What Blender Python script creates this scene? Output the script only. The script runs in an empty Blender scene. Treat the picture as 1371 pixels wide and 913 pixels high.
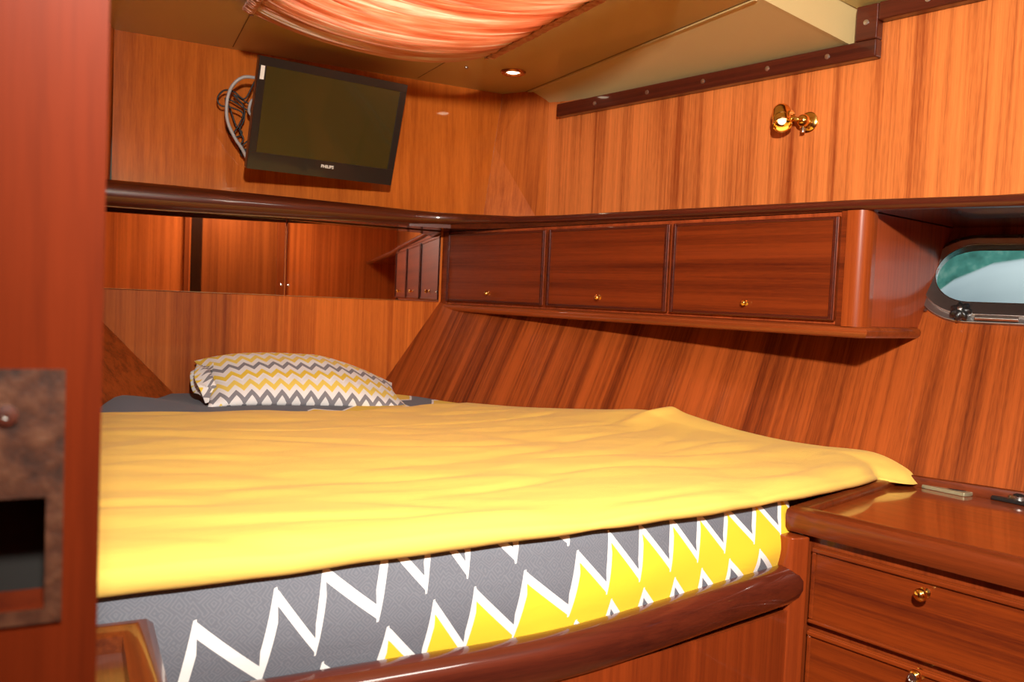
import bpy, bmesh, math, random
from mathutils import Vector, Matrix, noise
random.seed(7)
PI = math.pi
scn = bpy.context.scene
COL = scn.collection
V = Vector

# ------------------------------------------------------------------ camera
A = math.radians(62.6); PITCH = math.radians(-2.8); ROLL = math.radians(2.5)
F0 = V((math.cos(A), math.sin(A), 0)); R0 = V((math.sin(A), -math.cos(A), 0)); U0 = V((0, 0, 1))
FW = F0*math.cos(PITCH)+U0*math.sin(PITCH); UP = U0*math.cos(PITCH)-F0*math.sin(PITCH)
RT = R0*math.cos(ROLL)+UP*math.sin(ROLL); UC = UP*math.cos(ROLL)-R0*math.sin(ROLL)
cam = bpy.data.cameras.new('camera'); camo = bpy.data.objects.new('camera', cam); COL.objects.link(camo)
camo.matrix_world = Matrix(((RT.x, UC.x, -FW.x, 0), (RT.y, UC.y, -FW.y, 0), (RT.z, UC.z, -FW.z, 0), (0, 0, 0, 1)))
cam.sensor_width = 36; cam.lens = 36*1150/1371; cam.clip_start = .02; cam.clip_end = 200
cam.dof.use_dof = True; cam.dof.focus_distance = 2.1; cam.dof.aperture_fstop = 7.0
scn.camera = camo

# ------------------------------------------------------------------ view, world, lights
scn.view_settings.view_transform = 'Standard'; scn.view_settings.look = 'None'
scn.view_settings.gamma = 1; scn.view_settings.use_curve_mapping = False
scn.view_settings.exposure = 0.0
w = bpy.data.worlds.new('world'); scn.world = w; w.use_nodes = True
wn = w.node_tree.nodes; bg = wn['Background']
sky = wn.new('ShaderNodeTexSky'); sky.sky_type = 'HOSEK_WILKIE'; sky.turbidity = 3
sky.sun_direction = V((.2, -.5, .8)).normalized()
w.node_tree.links.new(sky.outputs[0], bg.inputs[0]); bg.inputs[1].default_value = 1.2

def light(name, kind, loc, energy, color=(1, 1, 1), target=None, **kw):
    d = bpy.data.lights.new(name, kind); d.energy = energy; d.color = color
    for k, v in kw.items(): setattr(d, k, v)
    o = bpy.data.objects.new(name, d); COL.objects.link(o); o.location = loc
    if target is not None:
        o.rotation_euler = (V(target)-V(loc)).to_track_quat('-Z', 'Y').to_euler()
    return o
light('sun', 'SUN', (0, 0, 5), 4.0, (1, .97, .9), (1.0, 3.0, 0.2), angle=.01)
# the photographer's flash, held above the lens
light('flash', 'SPOT', (.02, -.16, .70), 375, (1, .96, .88), (1.35, 1.55, .0), shadow_soft_size=.05,
      spot_size=math.radians(116), spot_blend=1.0)
# two unseen fill lights, added to brighten the rear bulkhead for the mirrors
light('rear_fill_area', 'AREA', (1.15, -.40, .885), 16, (1, .95, .86), (1.15, -.40, 0), shape='RECTANGLE', size=.5, size_y=.4)
light('rear_fill_point', 'POINT', (1.05, -.60, .70), 2.5, (1, .85, .65), shadow_soft_size=.05)
# daylight entering the roof hatch above the gathered curtain
light('hatch_daylight', 'AREA', (.835, 2.12, 1.10), 12, (1, .98, .95), (.835, 2.12, 0), shape='RECTANGLE', size=.55, size_y=.55)

# ------------------------------------------------------------------ material helpers
def newmat(name):
    m = bpy.data.materials.new(name); m.use_nodes = True
    nt = m.node_tree; b = nt.nodes['Principled BSDF']
    return m, nt, b
def lin(r, g, b):
    f = lambda c: (c/255/12.92) if c/255 <= .04045 else ((c/255+.055)/1.055)**2.4
    return (f(r), f(g), f(b), 1)
def N(nt, t, **kw):
    n = nt.nodes.new(t)
    for k, v in kw.items(): setattr(n, k, v)
    return n
def setin(nt, sock, v):
    if hasattr(v, 'is_output') or isinstance(v, bpy.types.NodeSocket): nt.links.new(v, sock)
    else: sock.default_value = v
def M(nt, op, a, b=None, c=None, clamp=False):
    n = N(nt, 'ShaderNodeMath', operation=op); n.use_clamp = clamp
    setin(nt, n.inputs[0], a)
    if b is not None: setin(nt, n.inputs[1], b)
    if c is not None: setin(nt, n.inputs[2], c)
    return n.outputs[0]
def mix(nt, fac, a, b, blend='MIX'):
    n = N(nt, 'ShaderNodeMix', data_type='RGBA', blend_type=blend)
    setin(nt, n.inputs[0], fac); setin(nt, n.inputs[6], a); setin(nt, n.inputs[7], b)
    return n.outputs[2]
def ramp(nt, fac, stops, interp='LINEAR'):
    n = N(nt, 'ShaderNodeValToRGB'); r = n.color_ramp; r.interpolation = interp
    while len(r.elements) < len(stops): r.elements.new(.5)
    for e, (p, c) in zip(r.elements, stops): e.position = p; e.color = c
    nt.links.new(fac, n.inputs[0]); return n.outputs[0]
def noise_tex(nt, vec, scale, detail=3, rough=.5, dist=0):
    n = N(nt, 'ShaderNodeTexNoise'); n.inputs['Scale'].default_value = scale
    n.inputs['Detail'].default_value = detail; n.inputs['Roughness'].default_value = rough
    n.inputs['Distortion'].default_value = dist
    nt.links.new(vec, n.inputs['Vector']); return n.outputs[0]
def simple(name, col, rough=.5, metal=0, coat=0, emit=None, estr=0, bump=0, bscale=200):
    m, nt, b = newmat(name); b.inputs['Base Color'].default_value = col
    b.inputs['Roughness'].default_value = rough; b.inputs['Metallic'].default_value = metal
    b.inputs['Coat Weight'].default_value = coat; b.inputs['Coat Roughness'].default_value = .06
    tc = N(nt, 'ShaderNodeTexCoord').outputs['Object']
    nz = noise_tex(nt, tc, bscale, 2)
    if bump:
        bp = N(nt, 'ShaderNodeBump'); bp.inputs['Strength'].default_value = bump; bp.inputs['Distance'].default_value = .002
        nt.links.new(nz, bp.inputs['Height']); nt.links.new(bp.outputs[0], b.inputs['Normal'])
    vr = mix(nt, .12, col, mix(nt, nz, (0, 0, 0, 1), col), 'MIX')
    nt.links.new(vr, b.inputs['Base Color'])
    if emit: b.inputs['Emission Color'].default_value = emit; b.inputs['Emission Strength'].default_value = estr
    return m
def wood(name, light_c, dark_c, grain=(0, 0, 1), side=(1, 0, 0), scale=1.0, contrast=1.0, rough=.32, coat=.5, coat_r=.05, seed=0, joint_shades=None, spec=.2):
    """varnished sapele: broad ribbons, fine stripes and pores stretched along the grain"""
    m, nt, b = newmat(name)
    g = V(grain).normalized(); s = V(side); s = (s-g*s.dot(g)).normalized(); t = g.cross(s)
    tc = N(nt, 'ShaderNodeTexCoord').outputs['Object']
    def dot(v):
        n = N(nt, 'ShaderNodeVectorMath', operation='DOT_PRODUCT'); nt.links.new(tc, n.inputs[0]); n.inputs[1].default_value = v
        return n.outputs['Value']
    ds, dg, dt = dot(s), dot(g), dot(t)
    def vec(a, l):
        c = N(nt, 'ShaderNodeCombineXYZ')
        setin(nt, c.inputs[0], M(nt, 'MULTIPLY_ADD', ds, a, seed*3.1)); setin(nt, c.inputs[1], M(nt, 'MULTIPLY_ADD', dt, a, seed*1.7)); setin(nt, c.inputs[2], M(nt, 'MULTIPLY', dg, l))
        return c.outputs[0]
    warp = noise_tex(nt, vec(2.0*scale, .9*scale), 1.0, 2)
    v1 = vec(8*scale, .28*scale); v2 = vec(30*scale, .42*scale); v3 = vec(130*scale, 1.3*scale); v4 = vec(520*scale, 26*scale)
    n1 = noise_tex(nt, v1, 1.0, 2, .5, .1); n2 = noise_tex(nt, v2, 1.0, 3, .62, .05); n3 = noise_tex(nt, v3, 1.0, 2, .6); n4 = noise_tex(nt, v4, 1.0, 1)
    f = M(nt, 'MULTIPLY', n1, .55)
    f = M(nt, 'MULTIPLY_ADD', n2, 1.0, f); f = M(nt, 'MULTIPLY_ADD', n3, .55, f); f = M(nt, 'MULTIPLY_ADD', warp, .25, f); f = M(nt, 'MULTIPLY_ADD', n4, .30, f)
    f = M(nt, 'MULTIPLY_ADD', M(nt, 'SUBTRACT', f, 1.325), 1.75*contrast, .5, clamp=True)
    mid = tuple(.55*a+.45*bb for a, bb in zip(light_c, dark_c))
    c = ramp(nt, f, [(.0, dark_c), (.36, mid), (.62, light_c), (1.0, tuple(min(1, x*1.22) for x in light_c[:3])+(1,))])
    if joint_shades:   # veneer sheets side by side, some toned as painted shade: (coordinate along x, tone of what lies beyond)
        sx = dot((1, 0, 0)); fac = None
        tones = ramp(nt, M(nt, 'MULTIPLY', sx, .5), [(max(0, j[0]*.5), (j[1],)*3+(1,)) for j in joint_shades], 'CONSTANT')
        c = mix(nt, 1.0, c, tones, 'MULTIPLY')
    nt.links.new(c, b.inputs['Base Color'])
    b.inputs['Roughness'].default_value = rough; b.inputs['Coat Weight'].default_value = coat
    b.inputs['Specular IOR Level'].default_value = spec
    cr = M(nt, 'MULTIPLY_ADD', noise_tex(nt, tc, 5, 3), .08, coat_r-.03)
    nt.links.new(cr, b.inputs['Coat Roughness'])
    bp = N(nt, 'ShaderNodeBump'); bp.inputs['Strength'].default_value = .08; bp.inputs['Distance'].default_value = .001
    nt.links.new(M(nt, 'ADD', n3, n4), bp.inputs['Height']); nt.links.new(bp.outputs[0], b.inputs['Normal'])
    return m

D1 = V((-.233445, .97237, 0)); N1 = V((-.97237, -.233445, 0))         # along the right-hand wall / its inward normal
NH = V((.77023, .34858, -.53407)).normalized(); HA = V((1.0935, 3.166, -.338))   # the hull lining's plane
HT = V((.4527, -1, 0)).normalized(); HU = V((.48654, .22026, .84544)).normalized()
HO = V((2.15355, 1.49204, .0982))
C0 = V((1.3208, 3.1656, 0))
ORL = (.66, .185, .048, 1); ORD = (.27, .048, .012, 1)
RDL = (.28, .050, .013, 1); RDD = (.105, .015, .005, 1)
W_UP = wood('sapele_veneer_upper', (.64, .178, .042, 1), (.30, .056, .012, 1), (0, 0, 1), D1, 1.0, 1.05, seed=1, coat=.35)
W_BK = wood('sapele_veneer_head', (.50, .118, .016, 1), (.24, .040, .006, 1), (0, 0, 1), (1, 0, 0), 1.15, .7, seed=2, coat=.2, rough=.45, spec=.1, joint_shades=[(0, .75), (.508, 1.0), (.691, 1.12)])  # leftmost sheet toned down: part veneer joint, part painted shade
W_TV = wood('sapele_veneer_aft', (.48, .115, .014, 1), (.29, .056, .007, 1), (0, 0, 1), (1, 0, 0), 1.3, .7, seed=4, coat=.8, coat_r=.04, spec=.05)
W_HULL = wood('sapele_veneer_hull', (.34, .068, .012, 1), (.11, .017, .004, 1), HU, HT, 1.0, .9, seed=5, coat=.35)
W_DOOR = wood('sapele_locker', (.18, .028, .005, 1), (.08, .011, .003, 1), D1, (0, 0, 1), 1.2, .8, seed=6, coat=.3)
W_TRIM = wood('mahogany_trim', (.085, .014, .006, 1), (.035, .006, .004, 1), D1, (0, 0, 1), 1.6, .8, seed=7, rough=.3, coat=.6)
W_POST = wood('mahogany_post', (.30, .055, .009, 1), (.17, .025, .005, 1), (0, 0, 1), D1, 1.6, .6, seed=8, coat=.8)
W_BRAIL = wood('mahogany_locker_rail', (.26, .05, .010, 1), (.12, .018, .004, 1), D1, (0, 0, 1), 1.6, .6, seed=18, coat=.7)
W_LEDGE = wood('mahogany_ledge', (.085, .015, .004, 1), (.04, .007, .003, 1), (1, 0, 0), (0, 0, 1), 1.6, .8, seed=9, coat=1.0)
W_RAIL = wood('mahogany_rail', (.085, .014, .006, 1), (.035, .006, .004, 1), (1, 0, 0), (0, 0, 1), 1.2, .8, seed=10, coat=1.0)
W_RIM = wood('mahogany_rim', (.15, .025, .005, 1), (.07, .011, .003, 1), D1, (0, 0, 1), 1.2, .8, seed=19, coat=.45, coat_r=.12)
W_PANEL = wood('sapele_bed_front', (.22, .034, .006, 1), (.12, .017, .004, 1), (0, 0, 1), (1, 0, 0), 1.2, .7, seed=11)
W_NIGHT = wood('sapele_drawer', (.19, .029, .004, 1), (.08, .011, .003, 1), D1, (0, 0, 1), 1.2, .8, seed=12)
W_TOP = wood('sapele_tabletop', (.25, .042, .006, 1), (.13, .02, .004, 1), (-.2, 1, 0), (1, 0, 0), 1.2, .7, seed=13, coat=1.0, coat_r=.05)
W_BENCH = wood('mahogany_bench', (.15, .030, .006, 1), (.07, .012, .004, 1), (0, 1, 0), (1, 0, 0), 1.2, .8, seed=14)
W_FDOOR = wood('mahogany_door', (.11, .014, .003, 1), (.05, .006, .002, 1), (0, 0, 1), (1, 0, 0), .8, .6, seed=15, rough=.4, coat=.12, spec=.08)
W_REAR = wood('sapele_veneer_rear', (.60, .13, .02, 1), (.30, .05, .008, 1), (0, 0, 1), (1, 0, 0), 1.0, .8, seed=16, joint_shades=[(0, 1.25), (.85, .05), (.93, .6), (1.55, 1.3)])  # near-black strip paints the dark gap of a door ajar
VINYL = simple('cream_vinyl', (.52, .36, .12, 1), .38, coat=.25, bump=.15, bscale=900)
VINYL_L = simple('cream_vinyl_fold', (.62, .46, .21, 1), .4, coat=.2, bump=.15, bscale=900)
SEAM = simple('seam_shadow_gap', (.16, .09, .03, 1), .7)
BRASS = simple('polished_brass', (.95, .60, .16, 1), .14, 1)
BRASS_OLD = simple('worn_brass', (.60, .60, .38, 1), .34, .7, bump=.4, bscale=160)
CHROME = simple('worn_chrome', (.66, .61, .56, 1), .34, 1, bump=.3, bscale=60)
CHROME_D = simple('dark_steel', (.44, .40, .38, 1), .36, 1)
STEEL = simple('steel', (.6, .58, .55, 1), .25, 1)
BLACK = simple('black_plastic', (.012, .012, .012, 1), .35, coat=.3)
BLACKR = simple('black_rubber', (.008, .008, .008, 1), .5)
TVBODY = simple('tv_gloss_black', (.012, .012, .010, 1), .3, coat=.6)
SCREEN = simple('tv_screen', (.040, .033, .006, 1), .25, coat=1.0)  # khaki base colour stands in for the bed's dim reflection
GREYC = simple('grey_cable', (.42, .38, .36, 1), .45)
WHITE = simple('white_label', (.8, .78, .70, 1), .6)
DARK = simple('dark_hollow', (.01, .008, .006, 1), .9)
BULB = simple('lamp_lens', (1, .9, .7, 1), .3, emit=(1, .85, .6, 1), estr=9)
BULBS = simple('spot_lens', (1, .9, .7, 1), .3, emit=(1, .80, .5, 1), estr=1.6)
m, nt, b = newmat('mirror_glass'); MIRROR = m
b.inputs['Base Color'].default_value = (.80, .72, .68, 1); b.inputs['Metallic'].default_value = 1
tc = N(nt, 'ShaderNodeTexCoord').outputs['Object']
nt.links.new(ramp(nt, noise_tex(nt, tc, 9, 4, .6, .6), [(.50, (.012,)*3+(1,)), (.80, (.05,)*3+(1,))]), b.inputs['Roughness'])
m, nt, b = newmat('glass_pane'); GLASS = m
b.inputs['Base Color'].default_value = (.80, .95, .95, 1); b.inputs['Transmission Weight'].default_value = 1
b.inputs['Roughness'].default_value = .03; b.inputs['IOR'].default_value = 1.2
m, nt, b = newmat('corroded_lock_plate'); RUST = m
tc = N(nt, 'ShaderNodeTexCoord').outputs['Object']
nz = noise_tex(nt, tc, 55, 5, .7)
nt.links.new(ramp(nt, nz, [(.32, (.02, .008, .005, 1)), (.5, (.07, .022, .009, 1)), (.66, (.12, .045, .02, 1)), (.8, (.22, .15, .12, 1))]), b.inputs['Base Color'])
b.inputs['Roughness'].default_value = .55; b.inputs['Metallic'].default_value = .3
bp = N(nt, 'ShaderNodeBump'); bp.inputs['Strength'].default_value = .5; bp.inputs['Distance'].default_value = .003
nt.links.new(nz, bp.inputs['Height']); nt.links.new(bp.outputs[0], b.inputs['Normal'])

def cloth_base(nt, b, col, weave=1500, bump=.25, wr=.0):
    tc = N(nt, 'ShaderNodeTexCoord').outputs['Object']
    n1 = noise_tex(nt, tc, weave, 2)
    mp = N(nt, 'ShaderNodeMapping'); mp.inputs['Scale'].default_value = (1.0, 3.2, 3.2); mp.inputs['Rotation'].default_value = (0, 0, .12); nt.links.new(tc, mp.inputs[0])
    n2 = noise_tex(nt, mp.outputs[0], 7, 5, .6, .8)
    h = M(nt, 'MULTIPLY_ADD', n2, wr, M(nt, 'MULTIPLY', n1, .04))
    bp = N(nt, 'ShaderNodeBump'); bp.inputs['Strength'].default_value = bump; bp.inputs['Distance'].default_value = .02
    nt.links.new(h, bp.inputs['Height']); nt.links.new(bp.outputs[0], b.inputs['Normal'])
    b.inputs['Roughness'].default_value = .85; b.inputs['Sheen Weight'].default_value = .05
    b.inputs['Specular IOR Level'].default_value = .2
m, nt, b = newmat('yellow_cotton'); YELLOW = m
b.inputs['Base Color'].default_value = (.90, .575, .12, 1); cloth_base(nt, b, None, 1600, .4, .20)
GREY_C = (.135, .14, .165, 1); YEL_C = (.86, .56, .03, 1); WHT_C = (.82, .80, .78, 1)
def tri(nt, u, per, phase, rise):
    fr = M(nt, 'FRACT', M(nt, 'MULTIPLY_ADD', u, 1/per, phase))
    a = M(nt, 'MULTIPLY', fr, 1/rise); c = M(nt, 'MULTIPLY', M(nt, 'SUBTRACT', 1.0, fr), 1/(1-rise))
    return M(nt, 'MINIMUM', a, c)
m, nt, b = newmat('chevron_sheet'); SHEET = m
uv = N(nt, 'ShaderNodeUVMap').outputs[0]; sp = N(nt, 'ShaderNodeSeparateXYZ'); nt.links.new(uv, sp.inputs[0])
t = tri(nt, sp.outputs[0], 1.0, 8.22, .22)
rising = M(nt, 'LESS_THAN', M(nt, 'FRACT', M(nt, 'ADD', sp.outputs[0], 8.22)), .22)
ww = M(nt, 'SUBTRACT', sp.outputs[1], M(nt, 'MULTIPLY', t, .66))
tc = N(nt, 'ShaderNodeTexCoord').outputs['Object']
vo = N(nt, 'ShaderNodeTexVoronoi'); vo.inputs['Scale'].default_value = 42; vo.inputs['Randomness'].default_value = .6; vo.distance = 'MANHATTAN'; nt.links.new(tc, vo.inputs['Vector'])
rings = M(nt, 'GREATER_THAN', M(nt, 'SINE', M(nt, 'MULTIPLY', vo.outputs['Distance'], 26)), .35)
grey = mix(nt, M(nt, 'MULTIPLY', rings, .22), GREY_C, (.28, .28, .31, 1))
def msk(lo, hi): return M(nt, 'MULTIPLY', M(nt, 'GREATER_THAN', ww, lo), M(nt, 'LESS_THAN', ww, hi))
c = mix(nt, msk(-1, 0), grey, YEL_C)
th = M(nt, 'MULTIPLY_ADD', rising, .15, .075)
vV = sp.outputs[1]
for k in (-1, 0, 1):
    on = M(nt, 'LESS_THAN', M(nt, 'ABSOLUTE', M(nt, 'SUBTRACT', ww, float(k))), th)
    on = M(nt, 'MULTIPLY', on, M(nt, 'MULTIPLY', M(nt, 'LESS_THAN', vV, k+.66+.10), M(nt, 'GREATER_THAN', vV, k-.12)))
    c = mix(nt, on, c, WHT_C)
nt.links.new(c, b.inputs['Base Color']); cloth_base(nt, b, None, 1600, .3, .2)
m, nt, b = newmat('grey_yellow_sheet_top'); SHEETTOP = m
uv = N(nt, 'ShaderNodeUVMap').outputs[0]; sp = N(nt, 'ShaderNodeSeparateXYZ'); nt.links.new(uv, sp.inputs[0])
m, nt, b = newmat('chevron_pillowcase'); PILLOW = m
uv = N(nt, 'ShaderNodeUVMap').outputs[0]; sp = N(nt, 'ShaderNodeSeparateXYZ'); nt.links.new(uv, sp.inputs[0])
t = tri(nt, sp.outputs[0], .046, 0, .5)
ww = M(nt, 'SUBTRACT', sp.outputs[1], M(nt, 'MULTIPLY', t, .040))
fr = M(nt, 'FRACT', M(nt, 'MULTIPLY_ADD', ww, 1/.20, .42))
c = ramp(nt, fr, [(0, (.90, .88, .86, 1)), (.06, (.86, .60, .06, 1)), (.22, WHT_C), (.40, (.24, .23, .25, 1)), (.54, WHT_C), (.70, (.84, .62, .12, 1)), (.86, WHT_C)], 'CONSTANT')
nt.links.new(c, b.inputs['Base Color']); cloth_base(nt, b, None, 1600, .2, .1)
m, nt, b = newmat('salmon_voile'); SALMON = m
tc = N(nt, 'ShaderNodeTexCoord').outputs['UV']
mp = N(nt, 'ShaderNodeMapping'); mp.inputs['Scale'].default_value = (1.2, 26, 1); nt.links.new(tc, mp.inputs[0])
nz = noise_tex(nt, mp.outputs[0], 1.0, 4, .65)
c = ramp(nt, nz, [(.30, (.46, .12, .06, 1)), (.42, (.78, .33, .20, 1)), (.54, (.90, .54, .38, 1)), (.64, (.96, .86, .74, 1))])  # dark folds and white glints painted into the cloth colour
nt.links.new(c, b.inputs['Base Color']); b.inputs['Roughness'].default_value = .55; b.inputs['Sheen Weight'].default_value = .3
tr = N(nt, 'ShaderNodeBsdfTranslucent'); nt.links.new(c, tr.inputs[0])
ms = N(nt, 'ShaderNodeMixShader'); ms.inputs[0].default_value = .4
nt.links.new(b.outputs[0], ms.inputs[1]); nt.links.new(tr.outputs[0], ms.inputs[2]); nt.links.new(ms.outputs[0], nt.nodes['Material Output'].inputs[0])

# ------------------------------------------------------------------ mesh helpers
def obj(name, bm, mat, parent=None, loc=None, smooth=None, bevel=0, seg=2, recalc=True):
    if recalc: bmesh.ops.recalc_face_normals(bm, faces=bm.faces[:])
    me = bpy.data.meshes.new(name); 
    if loc is not None: bmesh.ops.translate(bm, verts=bm.verts[:], vec=-V(loc))
    elif parent is not None: bmesh.ops.translate(bm, verts=bm.verts[:], vec=-world_of(parent))
    bm.to_mesh(me); bm.free()
    o = bpy.data.objects.new(name, me); COL.objects.link(o)
    if loc is not None and parent is None: o.location = loc
    for mm in (mat if isinstance(mat, (list, tuple)) else [mat]): me.materials.append(mm)
    if parent is not None: o.parent = parent
    if smooth is not None:
        for p in me.polygons: p.use_smooth = True
        me.set_sharp_from_angle(angle=math.radians(smooth))
    if bevel:
        bv = o.modifiers.new('bevel', 'BEVEL'); bv.width = bevel; bv.segments = seg; bv.limit_method = 'ANGLE'; bv.angle_limit = math.radians(35)
        for p in me.polygons: p.use_smooth = True
        bv.harden_normals = True
    return o
def world_of(o):
    v = V((0, 0, 0))
    while o is not None: v = v+o.location; o = o.parent
    return v
def thing(name, label, cat, loc, group=None):
    o = bpy.data.objects.new(name, None); COL.objects.link(o); o.location = loc; o.empty_display_size = .05
    o['label'] = label; o['category'] = cat
    if group: o['group'] = group
    return o
def tag(o, label, cat, group=None):
    o['label'] = label; o['category'] = cat
    if group: o['group'] = group
    return o
def struct(name, bm, mat, **kw):
    o = obj(name, bm, mat, **kw); o['kind'] = 'structure'; return o
def BM(): return bmesh.new()
def prism(bm, pts, vec):
    """polygon pts (3-D, planar) extruded by vec"""
    vec = V(vec); a = [bm.verts.new(V(p)) for p in pts]; c = [bm.verts.new(V(p)+vec) for p in pts]
    bm.faces.new(a); bm.faces.new(c[::-1]); n = len(a)
    for i in range(n): bm.faces.new((a[i], c[i], c[(i+1) % n], a[(i+1) % n]))
    return bm
def obox(bm, o, ax, ay, az):
    o, ax, ay, az = V(o), V(ax), V(ay), V(az)
    return prism(bm, [o, o+ax, o+ax+ay, o+ay], az)
def wbox(bm, x0, x1, y0, y1, z0, z1): return obox(bm, (x0, y0, z0), (x1-x0, 0, 0), (0, y1-y0, 0), (0, 0, z1-z0))
def lathe(bm, prof, org, axis, seg=28, caps=True):
    """prof: list of (radius, distance along axis)"""
    axis = V(axis).normalized(); org = V(org)
    s = axis.orthogonal().normalized(); t = axis.cross(s); rings = []
    for r, h in prof:
        if r < 1e-6: rings.append([bm.verts.new(org+axis*h)])
        else: rings.append([bm.verts.new(org+axis*h+(s*math.cos(2*PI*i/seg)+t*math.sin(2*PI*i/seg))*r) for i in range(seg)])
    for a, c in zip(rings, rings[1:]):
        for i in range(seg):
            j = (i+1) % seg
            if len(a) == 1 and len(c) == 1: continue
            if len(a) == 1: bm.faces.new((a[0], c[i], c[j]))
            elif len(c) == 1: bm.faces.new((a[i], a[j], c[0]))
            else: bm.faces.new((a[i], a[j], c[j], c[i]))
    if caps:
        for rg, fl in ((rings[0], 1), (rings[-1], 0)):
            if len(rg) > 1: bm.faces.new(rg[::-1] if fl else rg)
    return bm
def sweep(bm, path, prof, up=(0, 0, 1), closed=False, cap=True):
    """prof: (side, up) pairs, side to the right of travel; mitred corners"""
    P = [V(p) for p in path]; n = len(P); up = V(up); rings = []
    for i in range(n):
        if closed: d0 = (P[i]-P[i-1]).normalized(); d1 = (P[(i+1) % n]-P[i]).normalized()
        else:
            d0 = (P[i]-P[max(i-1, 0)]); d1 = (P[min(i+1, n-1)]-P[i])
            if i == 0: d0 = d1
            if i == n-1: d1 = d0
            d0 = d0.normalized(); d1 = d1.normalized()
        s0 = d0.cross(up).normalized(); s1 = d1.cross(up).normalized(); s = (s0+s1)
        s = s.normalized(); k = 1/max(.3, s.dot(s0)); 
        tt = (d0+d1).normalized(); u = s.cross(tt).normalized()
        if u.dot(up) < 0: u = -u
        rings.append([bm.verts.new(P[i]+s*(a*k)+u*c) for a, c in prof])
    m = len(prof); rng = range(n if closed else n-1)
    for i in rng:
        a, c = rings[i], rings[(i+1) % n]
        for j in range(m): bm.faces.new((a[j], a[(j+1) % m], c[(j+1) % m], c[j]))
    if cap and not closed: bm.faces.new(rings[0][::-1]); bm.faces.new(rings[-1])
    return bm
def circ(r, n=12, a0=0): return [(r*math.cos(a0+2*PI*i/n), r*math.sin(a0+2*PI*i/n)) for i in range(n)]
def tube(bm, path, r, n=10):
    """round tube by parallel transport along a 3-D path"""
    P = [V(p) for p in path]; d = (P[1]-P[0]).normalized(); s = d.orthogonal().normalized(); rings = []
    for i, p in enumerate(P):
        nd = ((P[min(i+1, len(P)-1)]-P[max(i-1, 0)])).normalized()
        s = (s-nd*s.dot(nd)).normalized(); t = nd.cross(s)
        rings.append([bm.verts.new(p+(s*math.cos(2*PI*k/n)+t*math.sin(2*PI*k/n))*r) for k in range(n)])
    for a, c in zip(rings, rings[1:]):
        for k in range(n): bm.faces.new((a[k], a[(k+1) % n], c[(k+1) % n], c[k]))
    bm.faces.new(rings[0][::-1]); bm.faces.new(rings[-1]); return bm
def spline(pts, k=8):
    P = [V(p) for p in pts]; out = []
    for i in range(len(P)-1):
        p0, p1, p2, p3 = P[max(i-1, 0)], P[i], P[i+1], P[min(i+2, len(P)-1)]
        for j in range(k):
            t = j/k; out.append(.5*((2*p1)+(p2-p0)*t+(2*p0-5*p1+4*p2-p3)*t*t+(3*p1-p0-3*p2+p3)*t**3))
    out.append(P[-1]); return out
def lut(x, tab):
    if x <= tab[0][0]: return tab[0][1]
    for (a, b_), (c, d) in zip(tab, tab[1:]):
        if x <= c: return b_+(d-b_)*(x-a)/(c-a)
    return tab[-1][1]
def smooth01(t): t = max(0, min(1, t)); return t*t*(3-2*t)
def R(s, z=0, off=0):           # point on the plane of the right-hand lockers: s metres from the head corner
    return C0-D1*s+N1*off+V((0, 0, z))
def hull_x(y, z): return HA.x-(NH.y*(y-HA.y)+NH.z*(z-HA.z))/NH.x
def H(u, v, off=0): return HO+HT*u+HU*v-NH*off     # on the hull lining, off = towards the cabin

# ------------------------------------------------------------------ the cabin shell
YB, YT = 3.166, 3.08                 # head bulkhead with the mirrors; upper bulkhead just in front of it
YR = -.9
bm = BM(); wbox(bm, -1.6, 3.2, YR-.05, YB+.05, -1.33, -1.28)
struct('floor', bm, wood('teak_floor', (.30, .11, .035, 1), (.16, .05, .016, 1), (0, 1, 0), (1, 0, 0), 1, .8, seed=20))
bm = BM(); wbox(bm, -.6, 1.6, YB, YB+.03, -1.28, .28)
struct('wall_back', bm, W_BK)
# upper bulkhead (carries the television), leaning back a little, and the cut corner beside it
LEAN = V((0, .035, .64))
bm = BM(); prism(bm, [V((.118, YT, .265)), V((1.438, YT, .265)), V((1.537, YT, .905))+V((0, .035, 0)), V((.118, YT, .905))+V((0, .035, 0))], (0, .02, 0))
struct('wall_back_upper', bm, W_TV)
CU = V((1.4901, 3.5714, 0))          # upper walls, ceiling and fittings scaled about the camera; the upper right wall stands outboard of the locker fronts
def rp(y, z, off=0): return C0-D1*((C0.y-y)/D1.y)+N1*off+V((0, 0, z))      # on the locker-front plane
def RU(s, z=0, off=0): return CU-D1*s+N1*off+V((0, 0, z))
def ru(y, z, off=0): return RU((CU.y-y)/D1.y, z, off)
bm = BM()
a = V((1.438, YT, .265)); b_ = V((1.537, YT+.035, .905)); c_ = ru(2.945, .905); d_ = ru(2.933, .265); e_ = V((1.490, YT+.018, .60))
prism(bm, [a, e_, d_], (.02, .02, 0))
prism(bm, [e_, b_, c_], (.02, .02, 0)); prism(bm, [e_, c_, d_], (.02, .02, 0))
struct('wall_corner', bm, wood('sapele_veneer_corner', (.48, .115, .018, 1), (.25, .045, .008, 1), (.05, 0, 1), D1, 1.2, .8, seed=21))
s0 = (CU.y-2.95)/D1.y; s1 = (CU.y-YR)/D1.y
bm = BM(); obox(bm, RU(s0, .262), -D1*(s1-s0), -N1*.02, (0, 0, .70))
struct('wall_right_upper', bm, W_UP)
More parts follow.
